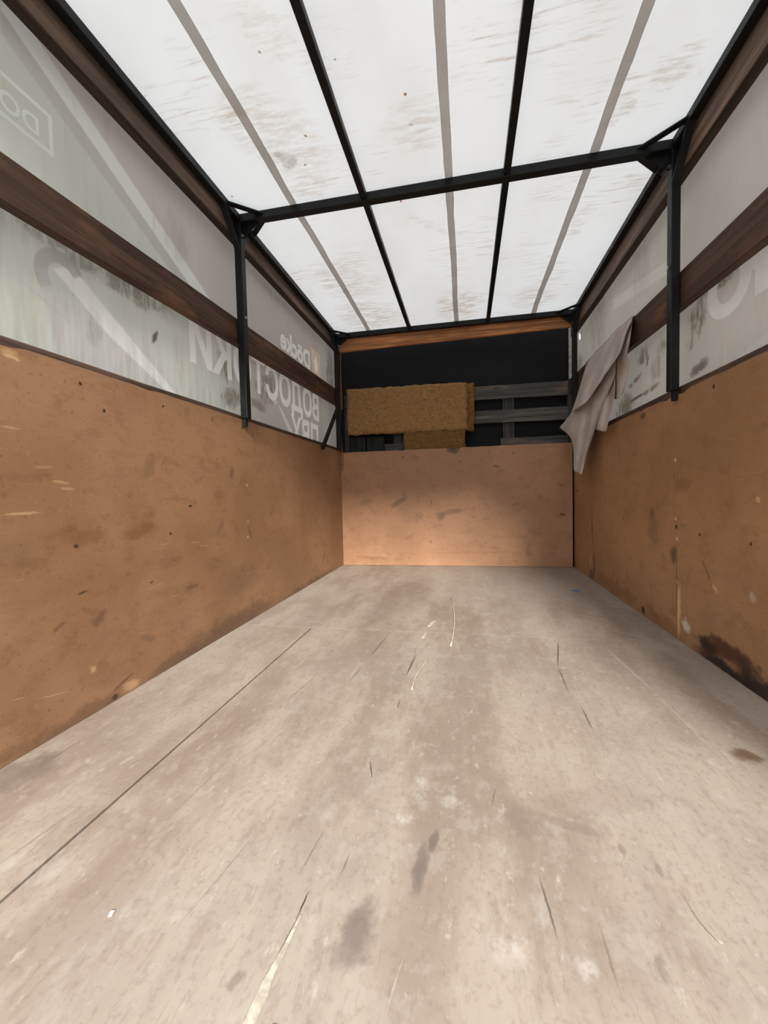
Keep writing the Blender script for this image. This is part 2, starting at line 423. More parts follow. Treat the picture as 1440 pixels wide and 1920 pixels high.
# ---------------------------------------------------------------- node helpers
class N:
    def __init__(self, name):
        self.mat = bpy.data.materials.new(name)
        self.mat.use_nodes = True
        self.t = self.mat.node_tree
        self.t.nodes.clear()
        self.out = self.t.nodes.new('ShaderNodeOutputMaterial')
        tc = self.t.nodes.new('ShaderNodeTexCoord')
        self.co = tc.outputs['Object']

    def n(self, typ, **kw):
        nd = self.t.nodes.new(typ)
        for k, v in kw.items():
            setattr(nd, k, v)
        return nd

    def put(self, sock, v):
        if isinstance(v, bpy.types.NodeSocket):
            self.t.links.new(v, sock)
        else:
            if isinstance(v, (tuple, list)) and len(v) == 3 and sock.type == 'RGBA':
                v = (*v, 1)
            sock.default_value = v

    def math(self, op, a, b=0.0, c=None, clamp=False):
        nd = self.n('ShaderNodeMath', operation=op, use_clamp=clamp)
        self.put(nd.inputs[0], a)
        self.put(nd.inputs[1], b)
        if c is not None:
            self.put(nd.inputs[2], c)
        return nd.outputs[0]

    def vmath(self, op, a, b=None, c=None):
        nd = self.n('ShaderNodeVectorMath', operation=op)
        self.put(nd.inputs[0], a)
        if b is not None:
            self.put(nd.inputs[1], b)
        if c is not None:
            self.put(nd.inputs[2], c)
        return nd.outputs['Value'] if op in ('LENGTH', 'DOT_PRODUCT', 'DISTANCE') else nd.outputs['Vector']

    def rng(self, v, a, b, lo=0.0, hi=1.0, smooth=True):
        nd = self.n('ShaderNodeMapRange', clamp=True)
        nd.interpolation_type = 'SMOOTHSTEP' if smooth else 'LINEAR'
        self.put(nd.inputs['Value'], v)
        for k, x in (('From Min', a), ('From Max', b), ('To Min', lo), ('To Max', hi)):
            self.put(nd.inputs[k], x)
        return nd.outputs['Result']

    def noise(self, scale=(1, 1, 1), detail=4, rough=0.6, s=1.0, vec=None, col=False, off=(0, 0, 0)):
        mp = self.n('ShaderNodeMapping')
        self.put(mp.inputs['Vector'], vec if vec is not None else self.co)
        mp.inputs['Scale'].default_value = scale
        mp.inputs['Location'].default_value = off
        nd = self.n('ShaderNodeTexNoise', noise_dimensions='2D' if vec is not None else '3D')
        self.put(nd.inputs['Vector'], mp.outputs[0])
        nd.inputs['Scale'].default_value = s
        nd.inputs['Detail'].default_value = min(detail, 4)
        nd.inputs['Roughness'].default_value = rough
        return nd.outputs['Color'] if col else nd.outputs[0]

    def mix(self, fac, a, b, blend='MIX'):
        nd = self.n('ShaderNodeMix', data_type='RGBA', blend_type=blend)
        self.put(nd.inputs['Factor'], fac)
        self.put(nd.inputs['A'], a) if False else self.put(nd.inputs[6], a)
        self.put(nd.inputs[7], b)
        return nd.outputs[2]

    def plane(self, a, b):
        sx = self.n('ShaderNodeSeparateXYZ')
        self.put(sx.inputs[0], self.co)
        cx = self.n('ShaderNodeCombineXYZ')
        self.put(cx.inputs[0], sx.outputs[a])
        self.put(cx.inputs[1], sx.outputs[b])
        cx.inputs[2].default_value = 1.0
        return cx.outputs[0], sx.outputs

    def stains(self, col, uv, table, pal, sc1=60.0, gain=1.0, streak=None, breaks='sm', area=None):
        """elliptical marks with noisy outlines; uv carries 1 in z so that each axis is one dot product"""
        if area:
            x0, x1, y0, y1 = area
            table = [t for t in table if x0 - t[2] * 1.4 < t[0] < x1 + t[2] * 1.4 and y0 - t[2] * 1.4 < t[1] < y1 + t[2] * 1.4]
        if not table:
            return col
        dv = self.vmath('SUBTRACT', self.noise(s=sc1, detail=2, rough=0.65, col=True, vec=uv), (0.5, 0.5, 0.5))
        dv2 = self.vmath('SUBTRACT', self.noise(s=14.0, detail=4, rough=0.65, col=True, vec=uv), (0.5, 0.5, 0.5))
        levels, groups = {}, {}
        for t in table:
            m = min(t[2], t[3])
            amt = min((.003, .006, .012, .03, .06, .12), key=lambda q: abs(math.log(q / (m * (2.2 if m > .02 else 1.6)))))
            if amt not in levels:
                levels[amt] = self.vmath('MULTIPLY_ADD', dv2 if amt > .02 else dv, (amt, amt, 0), uv)
            groups.setdefault((t[5], min(1.0, round(t[6] * gain / .12) * .12)), []).append((levels[amt], t))
        for (k, s), items in sorted(groups.items(), key=lambda g: 'spwybdgmrxk'.find(g[0][0])):
            best = None
            for p, (u, v, ra, rb, ang, _, _) in items:
                ca, sa = math.cos(ang), math.sin(ang)
                X = self.vmath('DOT_PRODUCT', p, (ca / ra, sa / ra, -(ca * u + sa * v) / ra))
                Y = self.vmath('DOT_PRODUCT', p, (-sa / rb, ca / rb, -(-sa * u + ca * v) / rb))
                d = self.math('MULTIPLY_ADD', Y, Y, self.math('MULTIPLY', X, X))
                best = d if best is None else self.math('MINIMUM', best, d)
            f = self.rng(best, 1.32, 0.06, 0.0, s)
            if streak is not None and k in breaks:
                f = self.math('MULTIPLY', f, streak)
            col = self.mix(f, col, pal[k])
        return col

    def half(self, uv, p, q, soft):
        """1 on the left of the line p->q"""
        d = Vector((q[0] - p[0], q[1] - p[1]))
        nrm = Vector((-d.y, d.x)).normalized()
        v = self.vmath('DOT_PRODUCT', uv, (nrm.x, nrm.y, 0))
        off = nrm.x * p[0] + nrm.y * p[1]
        return self.rng(v, off - soft, off + soft)

    def poly(self, uv, pts, soft=0.006):
        a = sum(pts[i][0] * pts[(i + 1) % len(pts)][1] - pts[(i + 1) % len(pts)][0] * pts[i][1] for i in range(len(pts)))
        if a < 0:
            pts = pts[::-1]
        r = None
        for i in range(len(pts)):
            h = self.half(uv, pts[i], pts[(i + 1) % len(pts)], soft)
            r = h if r is None else self.math('MULTIPLY', r, h)
        return r

    def bump(self, h, strength=0.3, dist=0.01):
        nd = self.n('ShaderNodeBump')
        nd.inputs['Strength'].default_value = strength
        nd.inputs['Distance'].default_value = dist
        self.put(nd.inputs['Height'], h)
        return nd.outputs[0]

    def pbsdf(self, col, rough=0.6, spec=0.3, metal=0.0, normal=None):
        b = self.n('ShaderNodeBsdfPrincipled')
        self.put(b.inputs['Base Color'], col)
        self.put(b.inputs['Roughness'], rough)
        b.inputs['Specular IOR Level'].default_value = spec
        b.inputs['Metallic'].default_value = metal
        if normal is not None:
            self.put(b.inputs['Normal'], normal)
        self.t.links.new(b.outputs[0], self.out.inputs['Surface'])
        return self.mat

    def cloth(self, col, trans=0.55, normal=None, hole=None):
        """thin woven or vinyl sheet: reflects from one side and lets light through from the other"""
        d = self.n('ShaderNodeBsdfDiffuse')
        t = self.n('ShaderNodeBsdfTranslucent')
        self.put(d.inputs['Color'], col)
        self.put(t.inputs['Color'], col)
        if normal is not None:
            self.put(d.inputs['Normal'], normal)
        mx = self.n('ShaderNodeMixShader')
        self.put(mx.inputs[0], trans)
        self.t.links.new(d.outputs[0], mx.inputs[1])
        self.t.links.new(t.outputs[0], mx.inputs[2])
        res = mx.outputs[0]
        if hole is not None:
            tr = self.n('ShaderNodeBsdfTransparent')
            m2 = self.n('ShaderNodeMixShader')
            self.put(m2.inputs[0], hole)
            self.t.links.new(res, m2.inputs[1])
            self.t.links.new(tr.outputs[0], m2.inputs[2])
            res = m2.outputs[0]
        self.t.links.new(res, self.out.inputs['Surface'])
        return self.mat

_r = random.Random(11)
for _ in range(14):        # short fine scratches along the bed, pale and dark
    ST_F.append((_r.uniform(-.95, .95), _r.uniform(.45, 2.6), _r.uniform(.02, .07), _r.uniform(.0009, .002), 1.57 + _r.uniform(-.22, .22), _r.choice('kkwd'), _r.uniform(.3, .6)))
for _ in range(12):
    ST_L.append((_r.uniform(.8, 2.6), _r.uniform(.05, .6), _r.uniform(.015, .05), _r.uniform(.006, .016), _r.uniform(-.5, .5), _r.choice('bgd'), _r.uniform(.25, .5)))
for _ in range(8):
    ST_L.append((_r.uniform(.8, 2.0), _r.uniform(.1, .8), _r.uniform(.015, .05), .0016, _r.uniform(-.3, .3), 'p', _r.uniform(.3, .6)))

PAL_FLOOR = dict(d=(.13, .10, .085), b=(.20, .15, .118), r=(.15, .095, .06), k=(.06, .045, .04), w=(.54, .51, .47), y=(.52, .42, .31))
PAL_WALL = dict(d=(.10, .06, .04), b=(.19, .085, .035), r=(.085, .03, .015), k=(.018, .012, .01), w=(.62, .55, .45), p=(.66, .42, .22), g=(.13, .085, .045), x=(.25, .03, .02))
PAL_ROOF = dict(s=(.50, .43, .37), d=(.28, .24, .21), r=(.30, .16, .05), x=(.35, .08, .05))
PAL_TARP = dict(m=(.20, .18, .13), d=(.16, .13, .11), k=(.05, .04, .03))

# ---------------------------------------------------------------- materials
def m_floor(area):
    n = N('worn_grey_plywood')
    uv, _ = n.plane(0, 1)
    a = n.noise((5, 1.6, 1), 6, 0.65, vec=uv)
    b = n.noise((26, 9, 1), 5, 0.7, vec=uv, off=(3, 1, 0))
    c = n.noise((110, 16, 1), 3, 0.6, vec=uv)
    e = n.noise((1.4, 0.8, 1), 3, 0.5, vec=uv, off=(9, 2, 0))
    col = n.mix(n.rng(a, .33, .68), (.268, .211, .167), (.37, .308, .250))
    col = n.mix(n.rng(e, .4, .65, 0, .45), col, (.36, .315, .265))
    col = n.mix(n.rng(b, .54, .74, 0, .45), col, (.235, .18, .145))
    col = n.mix(n.rng(c, .56, .78, 0, .3), col, (.20, .155, .12))
    f = n.noise((40, 22, 1), 4, 0.7, vec=uv, off=(1, 8, 0))
    col = n.mix(n.rng(f, .60, .78, 0, .55), col, (.50, .45, .39))
    h = n.noise((75, 60, 1), 5, 0.75, vec=uv, off=(5, 5, 0))
    col = n.mix(n.rng(h, .50, .70, 0, .4), col, (.205, .158, .126))
    h2 = n.noise((16, 12, 1), 6, 0.75, vec=uv, off=(7, 1, 0))
    col = n.mix(n.rng(h2, .50, .68, 0, .38), col, (.40, .35, .30))
    col = n.stains(col, uv, ST_F, PAL_FLOOR, gain=1.25, streak=n.rng(h2, .40, .60), breaks='w', area=area)
    return n.pbsdf(col, n.rng(a, .3, .7, .48, .66), 0.35)

def wall_mat(name, planes, table, seed, gain=1.0, base=(.305, .165, .084), area=None):
    n = N(name)
    uv, _ = n.plane(*planes)
    lo = Vector(base)
    a = n.noise((1.7, 1.7, 1), 5, 0.6, off=(seed, 0, 0), vec=uv)
    b = n.noise((9, 13, 1), 6, 0.7, off=(seed, 3, 0), vec=uv)
    c = n.noise((7, 120, 1), 3, 0.6, off=(seed, 5, 0), vec=uv)
    d = n.noise((60, 70, 1), 4, 0.7, off=(seed, 1, 0), vec=uv)
    col = n.mix(n.rng(a, .35, .66), tuple(lo * .9), tuple(Vector((lo.x * 1.12, lo.y * 1.14, lo.z * 1.2))))
    col = n.mix(n.rng(b, .51, .72, 0, .45), col, tuple(Vector((lo.x * .62, lo.y * .56, lo.z * .52))))
    col = n.mix(n.rng(c, .62, .76, 0, .25), col, tuple(Vector((lo.x * 1.35, lo.y * 1.5, lo.z * 1.8))))
    col = n.mix(n.rng(d, .60, .72, 0, .55), col, tuple(Vector((lo.x * .5, lo.y * .42, lo.z * .4))))
    e = n.noise((4, 16, 1), 6, 0.75, off=(seed, 9, 0), vec=uv)
    col = n.mix(n.rng(e, .52, .70, 0, .45), col, tuple(Vector((lo.x * .80, lo.y * .86, lo.z * 1.05))))
    h = n.noise((30, 34, 1), 5, 0.75, off=(seed, 13, 0), vec=uv)
    col = n.mix(n.rng(h, .60, .74, 0, .35), col, tuple(Vector((lo.x * 1.3, lo.y * 1.42, lo.z * 1.6))))
    col = n.stains(col, uv, table, PAL_WALL, gain=gain, area=area)
    return n.pbsdf(col, 0.5, 0.4)

def m_board(name, base=(.070, .036, .021), worn=(.17, .075, .038), axis=1, seed=0.0):
    n = N(name)
    s1 = [40, 40, 40]; s1[axis] = 2.0
    s2 = [10, 10, 10]; s2[axis] = 2.5
    g = n.noise(tuple(s1), 5, 0.65, off=(seed, seed, seed))
    p = n.noise(tuple(s2), 5, 0.6, off=(seed + 4, 1, seed))
    q = n.noise((3, 1.2, 3), 3, 0.5, off=(seed, 6, 2))
    b = Vector(base)
    col = n.mix(n.rng(g, .36, .66), tuple(b * .55), tuple(b * 1.55))
    col = n.mix(n.rng(q, .42, .62, 0, .6), col, tuple(Vector((b.x * .75, b.y * .85, b.z * .95))))
    col = n.mix(n.rng(p, .54, .70, 0, .75), col, worn)
    nm = n.bump(g, 0.35, 0.006)
    return n.pbsdf(col, 0.62, 0.25, normal=nm)

def m_steel():
    n = N('black_painted_steel')
    a = n.noise((14, 14, 14), 4, 0.6)
    col = n.mix(n.rng(a, .45, .75), (.006, .0075, .008), (.013, .015, .0155))
    r = n.noise((50, 50, 50), 3, 0.6, off=(2, 2, 2))
    col = n.mix(n.rng(r, .72, .8, 0, .6), col, (.07, .03, .025))
    return n.pbsdf(col, n.rng(a, .3, .7, .42, .6), 0.25)

def m_simple(name, base, rough=.6, spec=.3, metal=0.0, var=.25, s=30.0):
    n = N(name)
    a = n.noise((1, 1, 1), 4, 0.6, s=s)
    b = Vector(base)
    col = n.mix(n.rng(a, .3, .7), tuple(b * (1 - var)), tuple(b * (1 + var)))
    return n.pbsdf(col, rough, spec, metal)

def m_roof():
    n = N('white_roof_tarpaulin')
    uv, xyz = n.plane(0, 1)
    a = n.noise((2.2, 1.4, 1), 5, 0.6, vec=uv)
    b = n.noise((5, 55, 1), 5, 0.7, vec=uv)
    c = n.noise((2.5, 2.5, 1), 3, 0.5, vec=uv, off=(4, 4, 0))
    col = n.mix(n.rng(a, .35, .7), (.785, .825, .85), (.745, .775, .79))
    # brownish scuffs in short streaks across the roof, only in some areas
    f = n.math('MULTIPLY', n.rng(b, .50, .75, 0, .7), n.rng(c, .48, .66))
    col = n.mix(f, col, (.52, .455, .40))
    col = n.stains(col, uv, ST_T, PAL_ROOF, gain=1.5, streak=n.rng(n.noise((7, 34, 1), 5, .75, vec=uv, off=(2, 7, 0)), .38, .66))
    return n.cloth(col, 0.198)

def tarp_mat(name, table, prints, lo, hi, trans=0.195, hole=None, zone=None):
    n = N(name)
    uv, xyz = n.plane(1, 2)
    a = n.noise((1.6, 2.2, 1), 4, 0.6, vec=uv)
    b = n.noise((22, 2.2, 1), 4, 0.6, vec=uv, off=(1, 0, 0))
    col = n.mix(n.rng(a, .3, .7), lo, hi)
    if zone:
        col = zone(n, uv, col)
    for kind, pts, c, s in prints:
        if kind == 'poly':
            m = n.poly(uv, pts)
        else:                                   # ring: centre, radii, kept above a line
            cx, cy, r0, r1, p, q = pts
            d = n.vmath('DISTANCE', uv, (cx, cy, 1))
            m = n.math('MULTIPLY', n.rng(d, r0 - .004, r0 + .004), n.rng(d, r1 + .004, r1 - .004))
            m = n.math('MULTIPLY', m, n.half(uv, p, q, .006))
        col = n.mix(n.math('MULTIPLY', m, s), col, c)
    col = n.mix(n.rng(b, .56, .75, 0, .28), col, (.36, .33, .19))
    col = n.stains(col, uv, table, PAL_TARP, gain=1.7, streak=n.rng(n.noise((26, 5, 1), 5, .75, vec=uv, off=(2, 7, 0)), .30, .56))
    hm = None
    if hole:
        mp = n.n('ShaderNodeMapping', vector_type='TEXTURE')
        n.put(mp.inputs['Vector'], uv)
        mp.inputs['Location'].default_value = (hole[0], hole[1], 1)
        mp.inputs['Rotation'].default_value = (0, 0, hole[4])
        mp.inputs['Scale'].default_value = (hole[2], hole[3], 1)
        hm = n.rng(n.vmath('LENGTH', mp.outputs[0]), 1.05, .95)
    w = n.noise((7, 2.0, 1), 3, 0.5, vec=uv, off=(3, 3, 0))
    nm = n.bump(w, 0.5, 0.02)
    return n.cloth(col, trans, nm, hm)

def flat_cloth(name, c, trans):
    n = N(name)
    a = n.noise((9, 9, 9), 4, 0.6)
    v = Vector(c)
    return n.cloth(n.mix(n.rng(a, .35, .7), tuple(v * .93), tuple(v * 1.03)), trans)

SPLIT = (0, 1.969, 0, 1.1), (1.969, 3.7, 0, 1.1)
M_WL = [wall_mat('brown_film_plywood_left', (1, 2), ST_L, 0.0, area=q) for q in SPLIT]
M_WR = [wall_mat('brown_film_plywood_right', (1, 2), ST_R, 11.0, 1.25, (.335, .182, .086), area=q) for q in SPLIT]
M_WB = wall_mat('brown_film_plywood_front', (0, 2), ST_B, 23.0, .72, (.345, .180, .090))
M_BACKING = m_board('dark_timber', (.085, .055, .040), (.12, .06, .04))
M_BOARD = m_board('dark_stained_board')
M_BOARD2 = m_board('dark_stained_board_greyer', (.165, .115, .085), (.21, .14, .10), seed=5.0)
M_UNDERSIDE = m_board('near_black_underside_strip', (.036, .022, .014), (.06, .035, .022), seed=6.0)  # dark colour of the strip laid over the undersides of the top boards
M_PLANK = m_board('orange_pine_plank', (.44, .19, .075), (.32, .12, .05), axis=0)
M_SLAT = m_board('weathered_grey_slat', (.085, .082, .074), (.25, .155, .125), axis=0, seed=2.0)
M_STILE = m_board('weathered_grey_stile', (.050, .050, .047), (.075, .06, .05), axis=2, seed=3.0)
M_DARKBOARD = m_board('black_board', (.016, .018, .018), (.03, .03, .03), axis=2, seed=8.0)
M_STEEL = m_steel()
M_BOLT = m_simple('worn_zinc', (.35, .34, .33), .35, .5, .8)
M_BLACKTARP = m_simple('black_tarpaulin', (.007, .0085, .0095), .6, .2, s=3.0)
M_SUB = m_simple('dark_gap', (.006, .005, .004), .9, .1)
M_SEAM = flat_cloth('grey_seam_tape', (.66, .645, .63), .26)
M_ROOF = m_roof()
# ---------------------------------------------------------------- floor
def uneven_sheet(x0, x1, y0, y1, z0, z1, nx, ny, amp, seed):
    """plywood sheet with a very slightly uneven top"""
    bm = bmesh.new()
    g = [[bm.verts.new((x0 + (x1 - x0) * i / nx, y0 + (y1 - y0) * j / ny,
                        z1 - abs(noise.noise(Vector((i * .7, j * .5, seed)))) * amp)) for j in range(ny + 1)] for i in range(nx + 1)]
    for i in range(nx):
        for j in range(ny):
            bm.faces.new((g[i][j], g[i + 1][j], g[i + 1][j + 1], g[i][j + 1]))
    bd = [e for e in bm.edges if e.is_boundary]
    r = bmesh.ops.extrude_edge_only(bm, edges=bd)
    for v in r['geom']:
        if isinstance(v, bmesh.types.BMVert):
            v.co.z = z0
    return bm

bm = boxbm(-1.05, 1.05, REAR, NOSE - .01, -.06, -.018)
floor = struct(obj('floor', bm, M_SUB), 'grey worn plywood truck bed floor')
JOINT = 1.88
obj('floor_panel', uneven_sheet(-1.005, -.6325, REAR, JOINT, -.018, 0, 8, 24, .0008, 1), m_floor((-1, -.631, 0, JOINT)), floor)
obj('floor_panel', uneven_sheet(-.6255, 1.005, REAR, JOINT, -.018, 0, 24, 24, .0008, 2), m_floor((-.625, 1, 0, JOINT)), floor)
obj('floor_panel', uneven_sheet(-1.005, 1.005, JOINT + .0015, NOSE - .02, -.018, 0, 24, 24, .0008, 3), m_floor((-1, 1, JOINT, 3.7)), floor)

# ---------------------------------------------------------------- plywood side walls on dark timber, and the front sheet
def ragged_panel(face, out, y0, y1, z0, ztop, seed, thick=.010, n=60, chips=()):
    """upright sheet in the plane x=face, its upper edge chipped; out = -1 left wall, +1 right wall"""
    bm = bmesh.new()
    lo, hi, lo2, hi2 = [], [], [], []
    for i in range(n + 1):
        y = y0 + (y1 - y0) * i / n
        z = ztop + noise.noise(Vector((y * 9, seed, 0))) * .0035
        for cy, cw, cd in chips:
            if abs(y - cy) < cw:
                z -= cd * (1 - abs(y - cy) / cw)
        for l, x, zz in ((lo, face, z0), (hi, face, z), (lo2, face + out * thick, z0), (hi2, face + out * thick, z)):
            l.append(bm.verts.new((x, y, zz)))
    for i in range(n):
        bm.faces.new((lo[i], lo[i + 1], hi[i + 1], hi[i]))
        bm.faces.new((lo2[i], hi2[i], hi2[i + 1], lo2[i + 1]))
        bm.faces.new((hi[i], hi[i + 1], hi2[i + 1], hi2[i]))
        bm.faces.new((lo[i], lo2[i], lo2[i + 1], lo[i + 1]))
    bm.faces.new((lo[0], hi[0], hi2[0], lo2[0]))
    bm.faces.new((lo[-1], lo2[-1], hi2[-1], hi[-1]))
    bmesh.ops.recalc_face_normals(bm, faces=bm.faces[:])
    return bm

wl = struct(obj('wall_left', skewboard(-1.05, -1.0105, REAR, NOSE - .01, -.018, 1.068, -.018, 1.076, seed=1), M_BACKING), 'brown plywood side wall below the printed tarpaulin with lettering')
obj('plywood_panel', ragged_panel(-1.0, -1, REAR, 1.9685, 0.001, 1.049, 3, chips=((.83, .05, .012), (1.3, .03, .006))), M_WL[0], wl)
obj('plywood_panel', ragged_panel(-1.0, -1, 1.9695, FRONT + .01, 0.001, 1.047, 4), M_WL[1], wl)
wr = struct(obj('wall_right', skewboard(1.0105, 1.05, REAR, NOSE - .01, -.018, 1.066, -.018, 1.074, seed=2), M_BACKING), 'brown plywood side wall with a rotten dark patch at its foot')
obj('plywood_panel', ragged_panel(1.0, 1, REAR, 1.9685, 0.001, 1.043, 5, chips=((1.9, .06, .012),)), M_WR[0], wr)
obj('plywood_panel', ragged_panel(1.0, 1, 1.9705, FRONT + .01, 0.001, 1.040, 6, chips=((2.05, .07, .010), (2.3, .03, .005))), M_WR[1], wr)

bm = bmesh.new()
nx = 80
pts_b, pts_t = [], []
for i in range(nx + 1):
    x = -.998 + 1.984 * i / nx
    z = 1.034 + noise.noise(Vector((x * 8, 3, 0))) * .003
    if abs(x - .045) < .05:
        z -= .03 * (1 - abs(x - .045) / .05) * (0.6 + 0.4 * math.sin(i * 3.1))
    if abs(x + .44) < .03:
        z -= .012 * (1 - abs(x + .44) / .03)
    pts_b.append((x, .002)); pts_t.append((x, z))
v0 = [bm.verts.new((x, FRONT, z)) for x, z in pts_b]; v1 = [bm.verts.new((x, FRONT, z)) for x, z in pts_t]
v2 = [bm.verts.new((x, FRONT + .012, z)) for x, z in pts_b]; v3 = [bm.verts.new((x, FRONT + .012, z)) for x, z in pts_t]
for i in range(nx):
    bm.faces.new((v0[i], v0[i + 1], v1[i + 1], v1[i])); bm.faces.new((v2[i], v3[i], v3[i + 1], v2[i + 1]))
    bm.faces.new((v1[i], v1[i + 1], v3[i + 1], v3[i])); bm.faces.new((v0[i], v2[i], v2[i + 1], v0[i + 1]))
bm.faces.new((v0[0], v1[0], v3[0], v2[0])); bm.faces.new((v0[-1], v2[-1], v3[-1], v1[-1]))
bmesh.ops.recalc_face_normals(bm, faces=bm.faces[:])
struct(obj('wall_back', bm, M_WB), 'light brown scuffed plywood sheet across the far end of the bed')

# ---------------------------------------------------------------- roof tarpaulin with its seams
def roof_z(x, y):
    s = min(abs(x + .325), abs(x - .32), abs(abs(x) - .98)) / .33
    t = min(abs(y - MIDY), abs(y - FARY), abs(y - .28)) / .85
    return 2.0655 + .010 * min(1, s) * min(1, t) + .0025 * noise.noise(Vector((x * 3, y * 2, 0))) * min(1, s * 2)

bm = bmesh.new()
NX, NY = 54, 90
g = [[None] * (NY + 1) for _ in range(NX + 1)]
for i in range(NX + 1):
    for j in range(NY + 1):
        x = -1.082 + 2.164 * i / NX
        y = REAR + (NOSE + .012 - REAR) * j / NY
        g[i][j] = bm.verts.new((x, y, roof_z(x, y)))
for i in range(NX):
    for j in range(NY):
        bm.faces.new((g[i][j], g[i + 1][j], g[i + 1][j + 1], g[i][j + 1]))
ceiling = struct(obj('ceiling', bm, M_ROOF, smooth=True), 'white translucent roof tarpaulin with brown scuffs')
for x0, x1, w, sd in ((-.668, -.682, .036, 1), (.070, .068, .036, 2), (.668, .672, .036, 3)):
    bm = bmesh.new()
    row = []
    for j in range(121):
        t = j / 120
        y = REAR + (FARY - REAR + .3) * t
        c = x0 + (x1 - x0) * t + noise.noise(Vector((y * 1.7, sd, 0))) * .006
        a = w / 2 + noise.noise(Vector((y * 9, sd + 3, 0))) * .0025
        b = w / 2 + noise.noise(Vector((y * 8, sd + 9, 0))) * .003
        if sd == 3:
            b += .012 * max(0, noise.noise(Vector((y * 5, 40, 0)))) ** 1
        row.append([bm.verts.new((xx, y, roof_z(xx, y) - .004)) for xx in (c - a, c, c + b)])
    for j in range(120):
        for k in range(2):
            bm.faces.new((row[j][k], row[j][k + 1], row[j + 1][k + 1], row[j + 1][k]))
    obj('seam', bm, M_SEAM, ceiling, smooth=True)['label'] = 'grey overlapping seam of the roof tarpaulin'

# ---------------------------------------------------------------- printed side tarpaulins: the lettering is cut out of the sheet and filled with paler sheet
def text_loops(t, bold=0.0):
    """closed outlines of a line of lettering, in order (outer and inner loops run opposite ways)"""
    cu = bpy.data.curves.new('lettering', 'FONT')
    cu.body = t
    cu.size = 1.0
    cu.resolution_u = 4
    cu.fill_mode = 'NONE'
    o = bpy.data.objects.new('lettering', cu)
    COL.objects.link(o)
    dg = bpy.context.evaluated_depsgraph_get()
    me = bpy.data.meshes.new_from_object(o.evaluated_get(dg))
    nxt = {}
    for e in me.edges:
        i, j = e.vertices
        nxt.setdefault(i, []).append(j); nxt.setdefault(j, []).append(i)
    loops, seen = [], set()
    for st in range(len(me.vertices)):
        if st in seen or st not in nxt:
            continue
        lp, cur = [], st
        while cur is not None and cur not in seen:
            seen.add(cur); lp.append((me.vertices[cur].co.x, me.vertices[cur].co.y))
            c_ = [v for v in nxt[cur] if v not in seen]
            cur = (cur + 1 if cur + 1 in c_ else c_[0]) if c_ else None
        if len(lp) > 2:
            loops.append(lp)
    bpy.data.objects.remove(o); bpy.data.curves.remove(cu); bpy.data.meshes.remove(me)
    if bold:
        def area(l):
            return sum(l[i - 1][0] * l[i][1] - l[i][0] * l[i - 1][1] for i in range(len(l))) / 2
        sg = 1 if area(max(loops, key=lambda l: abs(area(l)))) > 0 else -1
        fat = []
        for l in loops:
            l = [p for i, p in enumerate(l) if math.dist(p, l[i - 1]) > 1e-4]
            q = []
            for i in range(len(l)):
                a, b, c = Vector(l[i - 1]), Vector(l[i]), Vector(l[(i + 1) % len(l)])
                n0 = Vector(((b - a).y, -(b - a).x)).normalized()
                n1 = Vector(((c - b).y, -(c - b).x)).normalized()
                m = n0 + n1
                m = m / max(.35, m.length_squared / 2) if m.length > 1e-4 else n0
                q.append(tuple(b + m * bold * sg))
            fat.append(q)
        loops = fat
    return loops

CAP = max(p[1] for l in text_loops('П') for p in l)

def word(s, ya, yb, base, cap, bold=0.034):
    """outlines of s in (y,z): first letter starts at ya, last ends at yb"""
    ls = text_loops(s, bold)
    x0 = min(p[0] for l in ls for p in l); x1 = max(p[0] for l in ls for p in l)
    return [[(ya + (yb - ya) * (px - x0) / (x1 - x0), base + cap * py / CAP) for px, py in l] for l in ls]

def rect(y0, y1, z0, z1):
    return [(y0, z0), (y1, z0), (y1, z1), (y0, z1)]

def winding(p, loops):
    w = 0
    for l in loops:
        for i in range(len(l)):
            (x0, y0), (x1, y1) = l[i - 1], l[i]
            if (y0 <= p[1]) != (y1 <= p[1]):
                t = (p[1] - y0) / (y1 - y0)
                if x0 + t * (x1 - x0) > p[0]:
                    w += 1 if y1 > y0 else -1
    return w

def partition(outer, shapes, x):
    """split the sheet 'outer' into the sheet itself and one mesh per printed shape, without gaps"""
    pts, eds = [], []
    for l in [outer] + [l for s_ in shapes for l in s_]:
        k = len(pts)
        pts += [Vector(p) for p in l]
        eds += [(k + i, k + (i + 1) % len(l)) for i in range(len(l))]
    V, E_, Fc, _, _, _ = delaunay_2d_cdt(pts, eds, [], 0, 1e-5)
    bms = [bmesh.new() for _ in range(len(shapes) + 1)]
    vm = [dict() for _ in bms]
    for f in Fc:
        c = sum((V[i] for i in f), Vector((0, 0))) / len(f)
        k = 0
        for q, s_ in enumerate(shapes):
            if winding(c, s_) != 0:
                k = q + 1
        vv = []
        for i in f:
            if i not in vm[k]:
                vm[k][i] = bms[k].verts.new((x, V[i].x, V[i].y))
            vv.append(vm[k][i])
        bms[k].faces.new(vv)
    return bms

def left_zone(n, uv, col):
    grey = (.50, .465, .44)
    col = n.mix(n.half(uv, (1.839, 1.599), (.962, 2.014), .01) if False else n.half(uv, (.962, 2.014), (1.839, 1.599), .01), col, grey)
    sx = n.n('ShaderNodeSeparateXYZ'); n.put(sx.inputs[0], uv)
    col = n.mix(n.rng(sx.outputs[0], 1.75, 2.4), col, (.43, .395, .37))
    return col

